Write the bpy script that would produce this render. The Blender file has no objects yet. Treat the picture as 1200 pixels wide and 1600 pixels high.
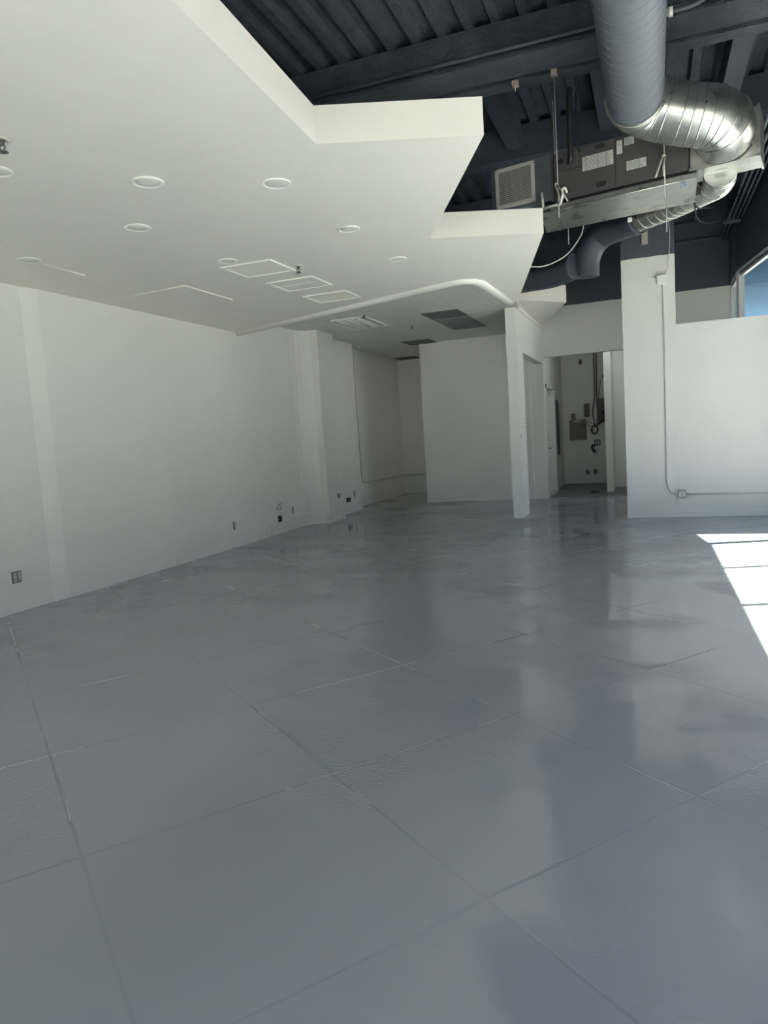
import bpy, bmesh, math, random
from mathutils import Vector, Matrix
random.seed(7)
scene = bpy.context.scene
COL = scene.collection
PI = math.pi

# ------------------------------------------------------------------ helpers
def vec(*a): return Vector(a)

def box(bm, lo, hi, mi=0, bevel=0.0):
    x0, y0, z0 = lo; x1, y1, z1 = hi
    vs = [bm.verts.new(p) for p in ((x0,y0,z0),(x1,y0,z0),(x1,y1,z0),(x0,y1,z0),(x0,y0,z1),(x1,y0,z1),(x1,y1,z1),(x0,y1,z1))]
    fs = [bm.faces.new([vs[i] for i in q]) for q in ((0,3,2,1),(4,5,6,7),(0,1,5,4),(1,2,6,5),(2,3,7,6),(3,0,4,7))]
    for f_ in fs: f_.material_index = mi
    if bevel:
        es = list({e for f_ in fs for e in f_.edges})
        r = bmesh.ops.bevel(bm, geom=es, offset=bevel, segments=2, affect='EDGES', profile=.5)
        for f_ in r['faces']: f_.material_index = mi
    return vs

def obox(bm, o, u, lo, hi, mi=0, bevel=0.0):
    """box in a frame whose x axis is the horizontal unit vector u, at o"""
    b2 = bmesh.new(); box(b2, lo, hi, mi, bevel)
    u = Vector((u[0], u[1], 0)).normalized(); v = Vector((-u.y, u.x, 0)); o = Vector(o)
    m = {}
    for w in b2.verts: m[w] = bm.verts.new(o + u*w.co.x + v*w.co.y + Vector((0,0,w.co.z)))
    for f_ in b2.faces:
        g = bm.faces.new([m[w] for w in f_.verts]); g.material_index = f_.material_index
    b2.free()

def prism(bm, poly, z0, z1, mi=0):
    a = [bm.verts.new((x, y, z0)) for x, y in poly]; b = [bm.verts.new((x, y, z1)) for x, y in poly]
    n = len(poly)
    ar = sum(poly[i][0]*poly[(i+1)%n][1]-poly[(i+1)%n][0]*poly[i][1] for i in range(n))
    if ar < 0: a.reverse(); b.reverse()
    fs = [bm.faces.new(list(reversed(a))), bm.faces.new(b)]
    for i in range(n): fs.append(bm.faces.new((a[i], a[(i+1)%n], b[(i+1)%n], b[i])))
    for f_ in fs: f_.material_index = mi

def smooth_path(pts, n=8):
    pts = [Vector(p) for p in pts]
    if len(pts) < 3: return pts
    out = []
    P = [2*pts[0]-pts[1]] + pts + [2*pts[-1]-pts[-2]]
    for i in range(1, len(P)-2):
        p0, p1, p2, p3 = P[i-1], P[i], P[i+1], P[i+2]
        for k in range(n):
            t = k/n
            out.append(.5*((2*p1)+(p2-p0)*t+(2*p0-5*p1+4*p2-p3)*t*t+(3*p1-p0-3*p2+p3)*t**3))
    out.append(pts[-1]); return out

def frames(pts):
    T = []
    for i in range(len(pts)):
        a = pts[max(i-1,0)]; b = pts[min(i+1,len(pts)-1)]
        T.append((b-a).normalized())
    up = Vector((0,0,1)) if abs(T[0].z) < .9 else Vector((1,0,0))
    N = [(up - T[0]*up.dot(T[0])).normalized()]
    for i in range(1, len(T)):
        n = N[-1] - T[i]*N[-1].dot(T[i]); N.append(n.normalized())
    return T, N

def tube(bm, pts, r, n=12, mi=0, caps=True, smooth=True):
    pts = [Vector(p) for p in pts]
    T, N = frames(pts); rings = []
    for i, p in enumerate(pts):
        B = T[i].cross(N[i]); rr = r[i] if isinstance(r, (list, tuple)) else r
        rings.append([bm.verts.new(p + rr*(math.cos(2*PI*k/n)*N[i] + math.sin(2*PI*k/n)*B)) for k in range(n)])
    for i in range(len(rings)-1):
        for k in range(n):
            f_ = bm.faces.new((rings[i][k], rings[i][(k+1)%n], rings[i+1][(k+1)%n], rings[i+1][k]))
            f_.material_index = mi; f_.smooth = smooth
    if caps:
        for q in (list(reversed(rings[0])), rings[-1]):
            f_ = bm.faces.new(q); f_.material_index = mi

def resample(pts, step):
    out = [pts[0].copy()]; acc = 0
    for a, b in zip(pts[:-1], pts[1:]):
        L = (b-a).length
        if L < 1e-9: continue
        d = step-acc
        while d <= L:
            out.append(a+(b-a)*(d/L)); d += step
        acc = (acc+L) % step
    if (out[-1]-pts[-1]).length > step*.3: out.append(pts[-1].copy())
    return out

def spiral_duct(bm, pts, R, pitch, n=40, seam=.006, mi=0):
    """round sheet-metal duct with a raised helical lock seam"""
    pts = resample([Vector(p) for p in pts], .03)
    tube(bm, pts, R, n, mi)
    T, N = frames(pts); hel = []
    L = 0; seg = 28; step = pitch/seg; total = .03*(len(pts)-1); s = 0
    while s < total:
        i = min(int(s/.03), len(pts)-2); t = s/.03-i
        p = pts[i].lerp(pts[i+1], t); nn = N[i].lerp(N[i+1], t).normalized(); tt = T[i].lerp(T[i+1], t).normalized()
        bb = tt.cross(nn); a = 2*PI*s/pitch
        hel.append(p + R*(math.cos(a)*nn+math.sin(a)*bb)); s += step
    if len(hel) > 3: tube(bm, hel, seam, 5, mi)

def ring(bm, p, axis, R, r, n=40, mi=0):
    axis = Vector(axis).normalized(); a = axis.orthogonal().normalized(); b = axis.cross(a)
    pts = [Vector(p)+R*(math.cos(2*PI*k/n)*a+math.sin(2*PI*k/n)*b) for k in range(n+1)]
    tube(bm, pts, r, 6, mi)

def lathe(bm, c, prof, n=32, axis='Z', mi=0):
    """prof: (radius, offset along the axis)"""
    c = Vector(c); rings = []
    for r, h in prof:
        rg = []
        for k in range(n):
            a = 2*PI*k/n; x, y = r*math.cos(a), r*math.sin(a)
            d = {'Z': (x,y,h), 'Y': (x,h,y), 'X': (h,x,y)}[axis]
            rg.append(bm.verts.new(c+Vector(d)))
        rings.append(rg)
    for i in range(len(rings)-1):
        for k in range(n):
            f_ = bm.faces.new((rings[i][k], rings[i][(k+1)%n], rings[i+1][(k+1)%n], rings[i+1][k])); f_.smooth = True; f_.material_index = mi
    for q in (rings[0], rings[-1]):
        if len(q) > 2:
            f_ = bm.faces.new(q); f_.material_index = mi

WORLD_AT = {}
def obj(name, bm, mats, parent=None, kind=None, smooth=False):
    bmesh.ops.recalc_face_normals(bm, faces=bm.faces[:])
    me = bpy.data.meshes.new(name)
    xs = [v.co for v in bm.verts]
    lo = Vector((min(v.x for v in xs), min(v.y for v in xs), min(v.z for v in xs)))
    hi = Vector((max(v.x for v in xs), max(v.y for v in xs), max(v.z for v in xs)))
    c = (lo+hi)/2
    if parent is None: c.z = lo.z
    bmesh.ops.translate(bm, vec=-c, verts=bm.verts[:])
    bm.to_mesh(me); bm.free()
    for m in (mats if isinstance(mats, (list, tuple)) else [mats]): me.materials.append(m)
    if smooth:
        for p in me.polygons: p.use_smooth = True
    o = bpy.data.objects.new(name, me); COL.objects.link(o)
    WORLD_AT[o.name] = c.copy()
    if parent is not None:
        o.parent = parent; o.location = c - WORLD_AT[parent.name]
    else: o.location = c
    if kind: o['kind'] = kind
    return o

def tag(o, label, cat, group=None, kind=None):
    o['label'] = label; o['category'] = cat
    if group: o['group'] = group
    if kind: o['kind'] = kind
    return o

def thing(name, label, cat, loc, group=None):
    o = bpy.data.objects.new(name, None); COL.objects.link(o)
    o.empty_display_size = .1; o.location = loc; WORLD_AT[o.name] = Vector(loc)
    return tag(o, label, cat, group)

def part(name, parent, mats, fn, *a, label=None, **k):
    bm = bmesh.new(); fn(bm, *a, **k); o = obj(name, bm, mats, parent)
    if label: o['label'] = label
    return o

# ------------------------------------------------------------------ materials
def mat(name, col, rough=.5, metal=0., bump=0., bscale=20., bdist=.01, var=0., vscale=3., spec=.5, detail=4.):
    m = bpy.data.materials.new(name); m.use_nodes = True
    nt = m.node_tree; b = nt.nodes['Principled BSDF']
    b.inputs['Base Color'].default_value = (*col, 1); b.inputs['Roughness'].default_value = rough
    b.inputs['Metallic'].default_value = metal; b.inputs['Specular IOR Level'].default_value = spec
    tc = nt.nodes.new('ShaderNodeNewGeometry')
    if var:
        n = nt.nodes.new('ShaderNodeTexNoise'); n.inputs['Scale'].default_value = vscale; n.inputs['Detail'].default_value = 5
        nt.links.new(tc.outputs['Position'], n.inputs['Vector'])
        r = nt.nodes.new('ShaderNodeMapRange'); r.inputs[1].default_value = .3; r.inputs[2].default_value = .7
        r.inputs[3].default_value = 1-var; r.inputs[4].default_value = 1+var
        nt.links.new(n.outputs['Fac'], r.inputs[0])
        x = nt.nodes.new('ShaderNodeVectorMath'); x.operation = 'SCALE'; x.inputs[0].default_value = col
        nt.links.new(r.outputs[0], x.inputs['Scale']); nt.links.new(x.outputs[0], b.inputs['Base Color'])
    if bump:
        n = nt.nodes.new('ShaderNodeTexNoise'); n.inputs['Scale'].default_value = bscale; n.inputs['Detail'].default_value = detail
        nt.links.new(tc.outputs['Position'], n.inputs['Vector'])
        bp = nt.nodes.new('ShaderNodeBump'); bp.inputs['Strength'].default_value = bump; bp.inputs['Distance'].default_value = bdist
        nt.links.new(n.outputs['Fac'], bp.inputs['Height']); nt.links.new(bp.outputs[0], b.inputs['Normal'])
    return m

WHITE = (.80, .795, .765); NAVY = (.052, .060, .080)
M_wall = mat('white_wall_paint', WHITE, .55, bump=.12, bscale=60, bdist=.003, var=.02, vscale=1.5)
M_soff = mat('white_ceiling_paint', (.80, .78, .73), .6, bump=.05, bscale=30, bdist=.003, var=.012)
M_white = mat('white_enamel', (.80, .80, .77), .4)
M_bright = mat('white_trim_paint', (.85, .845, .81), .45)
M_lens = mat('frosted_lens', (.78, .77, .73), .5)
M_dark = mat('charcoal_spray_coat', NAVY, .75, bump=.9, bscale=26, bdist=.03, var=.25, vscale=4, detail=6)
M_darks = mat('charcoal_paint', NAVY, .55, var=.12, vscale=2)
M_duct = mat('grey_duct_paint', (.125, .14, .172), .5, var=.05, vscale=3)
M_ductd = mat('charcoal_duct_paint', (.045, .052, .07), .5, var=.1)
M_hvac = mat('brown_grey_casing', (.085, .08, .085), .5, var=.05)
M_black = mat('black_plastic', (.02, .02, .022), .5)
M_grey = mat('grey_tile', (.15, .15, .155), .8, bump=.1, bscale=90, var=.05)
M_grey2 = mat('mid_grey_tile', (.25, .25, .25), .8, bump=.1, bscale=90, var=.05)
M_dgrey = mat('dark_grey_metal', (.12, .125, .13), .5, .3)
M_steel = mat('threaded_steel', (.52, .52, .50), .45, .1)
M_label = mat('label_paper', (.62, .62, .60), .6)
M_print = mat('label_print', (.22, .22, .22), .6)
M_alu = mat('window_aluminium', (.62, .63, .65), .4, .2)
M_rust = mat('bare_steel_clamp', (.50, .40, .32), .6, .2, bump=.3, bscale=60)
M_cable = mat('white_cable', (.72, .72, .68), .5)
M_dcable = mat('dark_cable', (.03, .032, .036), .5)
M_cond = mat('painted_conduit', (.62, .62, .60), .45)
M_dcond = mat('charcoal_conduit', (.10, .11, .13), .5)
M_grille = mat('pale_grille_paint', (.55, .54, .51), .45)
M_hang = mat('dull_dark_cable', (.03, .033, .04), .9, spec=.05)
M_tan = mat('beige_box', (.48, .45, .38), .5)
M_brown = mat('taupe_panel', (.22, .195, .18), .6)
M_plain = mat('exterior_concrete', (.37, .36, .335), .9, var=.08, vscale=.4)
M_bldg = mat('pale_stucco', (.75, .73, .70), .9)
M_blue = mat('blue_soffit_paint', (.075, .16, .28), .95, spec=.05, var=.1, vscale=.8)
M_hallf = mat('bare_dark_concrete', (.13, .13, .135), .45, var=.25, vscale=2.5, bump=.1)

def galv():
    m = bpy.data.materials.new('galvanized_steel'); m.use_nodes = True; nt = m.node_tree; b = nt.nodes['Principled BSDF']
    b.inputs['Metallic'].default_value = .92
    g = nt.nodes.new('ShaderNodeNewGeometry')
    v = nt.nodes.new('ShaderNodeTexVoronoi'); v.inputs['Scale'].default_value = 45
    n = nt.nodes.new('ShaderNodeTexNoise'); n.inputs['Scale'].default_value = 6; n.inputs['Detail'].default_value = 6
    for t in (v, n): nt.links.new(g.outputs['Position'], t.inputs['Vector'])
    mx = nt.nodes.new('ShaderNodeMath'); mx.operation = 'MULTIPLY_ADD'; mx.inputs[1].default_value = .05; 
    sep = nt.nodes.new('ShaderNodeSeparateColor'); nt.links.new(v.outputs['Color'], sep.inputs[0])
    nt.links.new(sep.outputs[0], mx.inputs[0]); nt.links.new(n.outputs['Fac'], mx.inputs[2])
    r = nt.nodes.new('ShaderNodeMapRange'); r.inputs[1].default_value = .3; r.inputs[2].default_value = .9; r.inputs[3].default_value = .42; r.inputs[4].default_value = .66
    nt.links.new(mx.outputs[0], r.inputs[0])
    cb = nt.nodes.new('ShaderNodeCombineColor')
    for i in range(3):
        k = nt.nodes.new('ShaderNodeMath'); k.operation = 'MULTIPLY'; k.inputs[1].default_value = (1, 1.0, .95)[i]
        nt.links.new(r.outputs[0], k.inputs[0]); nt.links.new(k.outputs[0], cb.inputs[i])
    nt.links.new(cb.outputs[0], b.inputs['Base Color'])
    r2 = nt.nodes.new('ShaderNodeMapRange'); r2.inputs[1].default_value = .3; r2.inputs[2].default_value = .8; r2.inputs[3].default_value = .26; r2.inputs[4].default_value = .38
    nt.links.new(n.outputs['Fac'], r2.inputs[0]); nt.links.new(r2.outputs[0], b.inputs['Roughness'])
    bp = nt.nodes.new('ShaderNodeBump'); bp.inputs['Strength'].default_value = .02; bp.inputs['Distance'].default_value = .01
    n2 = nt.nodes.new('ShaderNodeTexNoise'); n2.inputs['Scale'].default_value = 3.5; nt.links.new(g.outputs['Position'], n2.inputs['Vector'])
    nt.links.new(n2.outputs['Fac'], bp.inputs['Height']); nt.links.new(bp.outputs[0], b.inputs['Normal'])
    return m
M_galv = galv()

def two_tone(zc):
    """wall painted white below a hand-cut line and charcoal above it"""
    m = bpy.data.materials.new('two_tone_wall_paint'); m.use_nodes = True; nt = m.node_tree; b = nt.nodes['Principled BSDF']
    b.inputs['Roughness'].default_value = .6
    g = nt.nodes.new('ShaderNodeNewGeometry'); s = nt.nodes.new('ShaderNodeSeparateXYZ'); nt.links.new(g.outputs['Position'], s.inputs[0])
    n = nt.nodes.new('ShaderNodeTexNoise'); n.inputs['Scale'].default_value = 5; nt.links.new(g.outputs['Position'], n.inputs['Vector'])
    a = nt.nodes.new('ShaderNodeMath'); a.operation = 'MULTIPLY_ADD'; a.inputs[1].default_value = .03
    nt.links.new(n.outputs['Fac'], a.inputs[0]); nt.links.new(s.outputs['Z'], a.inputs[2])
    c = nt.nodes.new('ShaderNodeMath'); c.operation = 'GREATER_THAN'; c.inputs[1].default_value = zc+.015; nt.links.new(a.outputs[0], c.inputs[0])
    mx = nt.nodes.new('ShaderNodeMix'); mx.data_type = 'RGBA'; mx.inputs['A'].default_value = (*WHITE, 1); mx.inputs['B'].default_value = (.075, .085, .11, 1)
    nt.links.new(c.outputs[0], mx.inputs['Factor']); nt.links.new(mx.outputs['Result'], b.inputs['Base Color'])
    return m
M_two = two_tone(4.27)

def floor_mat():
    m = bpy.data.materials.new('grey_epoxy_floor'); m.use_nodes = True; nt = m.node_tree; L = nt.links; N = nt.nodes
    b = N['Principled BSDF']
    g = N.new('ShaderNodeNewGeometry')
    def math_(op, x, y=None, z=None):
        k = N.new('ShaderNodeMath'); k.operation = op
        for i, q in enumerate((x, y, z)):
            if q is None: continue
            if hasattr(q, 'node'): L.new(q, k.inputs[i])
            else: k.inputs[i].default_value = q
        return k.outputs[0]
    def noise(scale, detail=4, rough=.5, src=None):
        n = N.new('ShaderNodeTexNoise'); n.inputs['Scale'].default_value = scale; n.inputs['Detail'].default_value = detail; n.inputs['Roughness'].default_value = rough
        L.new(src or g.outputs['Position'], n.inputs['Vector']); return n.outputs['Fac']
    def ramp(x, a, c, lo=0., hi=1.):
        r = N.new('ShaderNodeMapRange'); r.inputs[1].default_value = a; r.inputs[2].default_value = c; r.inputs[3].default_value = lo; r.inputs[4].default_value = hi
        L.new(x, r.inputs[0]); return r.outputs[0]
    sep = N.new('ShaderNodeSeparateXYZ'); L.new(g.outputs['Position'], sep.inputs[0]); X, Y = sep.outputs[0], sep.outputs[1]
    th = math.radians(38.65); S, Cc = math.sin(th), math.cos(th)
    U = math_('ADD', math_('MULTIPLY', X, S), math_('MULTIPLY', Y, Cc))          # along the first family of joints
    W = math_('SUBTRACT', math_('MULTIPLY', X, Cc), math_('MULTIPLY', Y, S))
    dU = math_('PINGPONG', math_('SUBTRACT', U, .255), 1.146/2)                  # distance to the nearest sawn joint
    dW = math_('PINGPONG', math_('ADD', W, 1.842), 1.165/2)
    d = math_('MINIMUM', dU, dW)
    groove = ramp(d, .0035, .0095, 1, 0)
    fade = ramp(noise(.75, 2), .42, .56)                                        # the paint has filled some joints
    groove = math_('MULTIPLY', groove, math_('MULTIPLY_ADD', fade, .75, .25))
    # fine dark scratches
    mp = N.new('ShaderNodeMapping'); mp.inputs['Rotation'].default_value = (0, 0, -.35); mp.inputs['Scale'].default_value = (1.6, 9, 1); L.new(g.outputs['Position'], mp.inputs[0])
    scr = ramp(noise(2.2, 6, .65, mp.outputs[0]), .68, .74)
    tone = ramp(noise(.6, 5), .3, .7, .94, 1.06)
    k = math_('MULTIPLY', tone, math_('SUBTRACT', 1, math_('MULTIPLY', groove, .17)))
    k = math_('MULTIPLY', k, math_('SUBTRACT', 1, math_('MULTIPLY', scr, .22)))
    sc = N.new('ShaderNodeVectorMath'); sc.operation = 'SCALE'; sc.inputs[0].default_value = FLOOR; L.new(k, sc.inputs['Scale'])
    L.new(sc.outputs[0], b.inputs['Base Color'])
    rough = math_('ADD', ramp(noise(1.3, 5), .35, .7, .06, .14), math_('MULTIPLY', groove, .2)); L.new(rough, b.inputs['Roughness'])
    b.inputs['Specular IOR Level'].default_value = .72
    # brushed ripples that come in patches
    mp2 = N.new('ShaderNodeMapping'); mp2.inputs['Rotation'].default_value = (0, 0, .5); mp2.inputs['Scale'].default_value = (1, 2.6, 1); L.new(g.outputs['Position'], mp2.inputs[0])
    patch = ramp(noise(.8, 3), .50, .62)
    rip = math_('MULTIPLY', noise(26, 3, .5, mp2.outputs[0]), math_('MULTIPLY_ADD', patch, 1.8, .08))
    wav = math_('MULTIPLY', noise(3.2, 2), .35)
    h = math_('SUBTRACT', math_('ADD', rip, wav), math_('MULTIPLY', groove, .35))
    bp = N.new('ShaderNodeBump'); bp.inputs['Strength'].default_value = .38; bp.inputs['Distance'].default_value = .010
    L.new(h, bp.inputs['Height']); L.new(bp.outputs[0], b.inputs['Normal'])
    return m
FLOOR = (.262, .276, .298)
M_floor = floor_mat()

def block_mat():
    m = bpy.data.materials.new('painted_block_wall'); m.use_nodes = True; nt = m.node_tree; b = nt.nodes['Principled BSDF']
    b.inputs['Base Color'].default_value = (*WHITE, 1); b.inputs['Roughness'].default_value = .6
    g = nt.nodes.new('ShaderNodeNewGeometry'); s = nt.nodes.new('ShaderNodeSeparateXYZ'); c = nt.nodes.new('ShaderNodeCombineXYZ')
    nt.links.new(g.outputs['Position'], s.inputs[0]); nt.links.new(s.outputs['Y'], c.inputs['X']); nt.links.new(s.outputs['Z'], c.inputs['Y'])
    br = nt.nodes.new('ShaderNodeTexBrick'); br.inputs['Scale'].default_value = 1; br.inputs['Brick Width'].default_value = .4; br.inputs['Row Height'].default_value = .2; br.inputs['Mortar Size'].default_value = .006
    nt.links.new(c.outputs[0], br.inputs['Vector'])
    bp = nt.nodes.new('ShaderNodeBump'); bp.inputs['Strength'].default_value = .25; bp.inputs['Distance'].default_value = .004; bp.invert = True
    nt.links.new(br.outputs['Fac'], bp.inputs['Height']); nt.links.new(bp.outputs[0], b.inputs['Normal'])
    return m
M_block = block_mat()

def tbar_mat():
    m = bpy.data.materials.new('lay_in_ceiling'); m.use_nodes = True; nt = m.node_tree; b = nt.nodes['Principled BSDF']
    b.inputs['Roughness'].default_value = .8
    g = nt.nodes.new('ShaderNodeNewGeometry'); s = nt.nodes.new('ShaderNodeSeparateXYZ'); c = nt.nodes.new('ShaderNodeCombineXYZ')
    nt.links.new(g.outputs['Position'], s.inputs[0]); nt.links.new(s.outputs['X'], c.inputs['X']); nt.links.new(s.outputs['Y'], c.inputs['Y'])
    mp = nt.nodes.new('ShaderNodeMapping'); mp.inputs['Location'].default_value = (3.78+.66*20, -13.25+1.27*20, 0); nt.links.new(c.outputs[0], mp.inputs[0])
    br = nt.nodes.new('ShaderNodeTexBrick'); br.offset = 0; br.inputs['Scale'].default_value = 1; br.inputs['Brick Width'].default_value = .66; br.inputs['Row Height'].default_value = 1.27; br.inputs['Mortar Size'].default_value = .006
    for n_, v_ in (('Color1', (.66,.66,.64,1)), ('Color2', (.69,.69,.66,1)), ('Mortar', (.50,.50,.49,1))): br.inputs[n_].default_value = v_
    nt.links.new(mp.outputs[0], br.inputs['Vector']); nt.links.new(br.outputs['Color'], b.inputs['Base Color'])
    return m
M_tbar = tbar_mat()

def perf_mat():
    m = mat('perforated_face', (.70, .69, .62), .6); nt = m.node_tree; b = nt.nodes['Principled BSDF']
    g = nt.nodes.new('ShaderNodeNewGeometry'); v = nt.nodes.new('ShaderNodeTexVoronoi'); v.inputs['Scale'].default_value = 42; v.inputs['Randomness'].default_value = 0
    nt.links.new(g.outputs['Position'], v.inputs['Vector'])
    r = nt.nodes.new('ShaderNodeValToRGB'); r.color_ramp.elements[0].position = .22; r.color_ramp.elements[0].color = (.30,.30,.27,1); r.color_ramp.elements[1].position = .34; r.color_ramp.elements[1].color = (.92,.90,.80,1)
    nt.links.new(v.outputs['Distance'], r.inputs[0]); nt.links.new(r.outputs[0], b.inputs['Base Color'])
    return m
M_perf = perf_mat()

def glass():
    m = bpy.data.materials.new('clear_window_glass'); m.use_nodes = True; nt = m.node_tree; nt.nodes.clear()
    o = nt.nodes.new('ShaderNodeOutputMaterial'); t = nt.nodes.new('ShaderNodeBsdfTransparent'); t.inputs[0].default_value = (.93, .96, .95, 1)
    s = nt.nodes.new('ShaderNodeBsdfGlossy'); s.inputs['Roughness'].default_value = .02
    lw = nt.nodes.new('ShaderNodeLayerWeight'); pw = nt.nodes.new('ShaderNodeMath'); pw.operation = 'POWER'; pw.inputs[1].default_value = 5; nt.links.new(lw.outputs['Facing'], pw.inputs[0])
    lw.inputs['Blend'].default_value = .5; f_ = nt.nodes.new('ShaderNodeMath'); f_.operation = 'MULTIPLY_ADD'; f_.inputs[1].default_value = .35; f_.inputs[2].default_value = .04; nt.links.new(pw.outputs[0], f_.inputs[0]); x = nt.nodes.new('ShaderNodeMixShader')
    nt.links.new(f_.outputs[0], x.inputs[0]); nt.links.new(t.outputs[0], x.inputs[1]); nt.links.new(s.outputs[0], x.inputs[2]); nt.links.new(x.outputs[0], o.inputs[0])
    return m
M_glass = glass()

# ------------------------------------------------------------------ camera
cam = bpy.data.cameras.new('camera'); co = bpy.data.objects.new('camera', cam); COL.objects.link(co)
cam.sensor_fit = 'VERTICAL'; cam.sensor_height = 36; cam.sensor_width = 27; cam.lens = 24.915
cx, cz = Vector((.935, .348, -.063)).normalized(), Vector((.353, -.930, .102)).normalized()
cy = cz.cross(cx).normalized(); cx = cy.cross(cz)
co.matrix_world = Matrix(((cx.x, cy.x, cz.x, 0), (cx.y, cy.y, cz.y, 0), (cx.z, cy.z, cz.z, 1.6), (0, 0, 0, 1)))
cam.clip_start = .05; scene.camera = co

# ------------------------------------------------------------------ setting: floor, walls, ceilings
SOFF, TBAR, DECK = 3.5, 3.80, 6.0
def st(name, mats, fn, *a, parent=None, **k):
    bm = bmesh.new(); fn(bm, *a, **k); return obj(name, bm, mats, parent, 'structure')

st('floor', M_floor, prism, [(-6.9,-3.6), (2.5,-3.6), (2.5,16.5), (-2.2,16.8), (-2.21,19.6), (-6.9,19.6)], -.12, 0)
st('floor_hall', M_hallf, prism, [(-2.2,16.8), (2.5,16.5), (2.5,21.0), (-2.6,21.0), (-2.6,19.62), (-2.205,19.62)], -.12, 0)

def strip_wall(bm, inner, out, z0, z1):
    prism(bm, list(inner)+[(out, inner[-1][1]), (out, inner[0][1])], z0, z1)
left = [(-6.39,-3.6), (-6.39,6.08), (-6.335,6.27), (-6.345,10.50), (-6.40,10.53), (-6.40,12.35), (-6.385,12.52), (-6.34,12.66), (-6.26,12.76), (-6.17,12.80), (-6.05,12.80), (-6.035,12.82), (-6.045,13.60), (-6.32,13.61), (-6.32,15.27), (-6.65,15.28)]
st('wall_left', M_wall, strip_wall, left, -7.0, 0, DECK)
st('wall_left_rear', M_block, strip_wall, [(-6.65,15.28), (-6.70,19.45)], -7.0, 0, DECK)
st('wall_alcove_end', M_wall, box, (-7.0,19.45,0), (-2.37,19.62,DECK))
st('wall_partition', M_wall, box, (-5.09,16.45,0), (-2.21,16.62,TBAR+.25), bevel=.004)

def header(bm):
    box(bm, (-2.39,13.05,0), (-2.21,13.78,3.06)); box(bm, (-2.39,13.05,3.06), (-2.21,16.45,4.30))
st('wall_post', M_wall, header)
def back_upper(bm):
    box(bm, (-7.0,16.62,4.35), (-2.21,16.74,DECK))
    box(bm, (-2.21,16.45,3.20), (-.40,16.62,DECK)); box(bm, (-.40,16.45,0), (1.66,16.62,DECK))
st('wall_back', M_two, back_upper)
def hall_walls(bm):
    box(bm, (-2.55,16.63,0), (-2.30,17.32,4.4)); box(bm, (-2.55,17.32,2.66), (-2.30,18.9,4.4)); box(bm, (-2.55,18.9,0), (-2.30,20.8,4.4))
st('wall_hall_left', M_wall, hall_walls)
st('wall_hall_back', M_wall, box, (-2.55,20.8,0), (-.83,20.95,4.4))
st('wall_hall_post', M_wall, box, (-.99,17.85,0), (-.83,20.8,4.4))
st('wall_hall_right', M_wall, box, (-.83,19.2,0), (1.66,19.35,4.4))
st('wall_hall_side', M_wall, box, (1.5,16.62,0), (1.66,19.2,4.4))
st('ceiling_hall', M_wall, box, (-2.55,16.62,4.4), (1.66,20.95,4.5))
st('trim_1', M_bright, box, (-2.53,16.425,0), (-2.50,16.45,3.05))
st('trim_2', M_bright, box, (-2.235,16.43,0), (-2.205,16.66,3.2))

st('wall_column', M_two, box, (-.38,12.69,0), (.44,13.3,DECK), bevel=.004)
def low_wall(bm):
    vs = [(.44,12.692),(1.97,12.692),(1.97,12.86),(.44,12.86)]
    prism(bm, vs, 0, 3.15)
st('wall_right', M_wall, low_wall)
st('baseboard_right', M_wall, box, (.15,12.672,0), (1.97,12.692,.09), bevel=.004)
def base_left(bm):
    t = .012
    box(bm, (-6.40,10.55,0), (-6.40+t,12.36,.20)); box(bm, (-6.10,12.80-t,0), (-6.03,12.80,.20)); box(bm, (-6.05,12.79,0), (-6.035+t,13.60,.20))
    prism(bm, [(-6.40+t,12.35),(-6.37,12.52),(-6.33,12.65),(-6.25,12.745),(-6.1,12.788),(-6.1,12.81),(-6.3,12.81),(-6.42,12.5),(-6.42,12.35)], 0, .20)
    box(bm, (-6.32,13.61,0), (-6.32+t,15.27,.20)); box(bm, (-6.68,15.36,0), (-6.66+t,19.45,.21)); box(bm, (-6.66,19.45-t,0), (-5.0,19.45,.20))
st('baseboard_left', mat('scuffed_baseboard', (.76,.755,.72), .5, var=.08, vscale=14), base_left)

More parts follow.
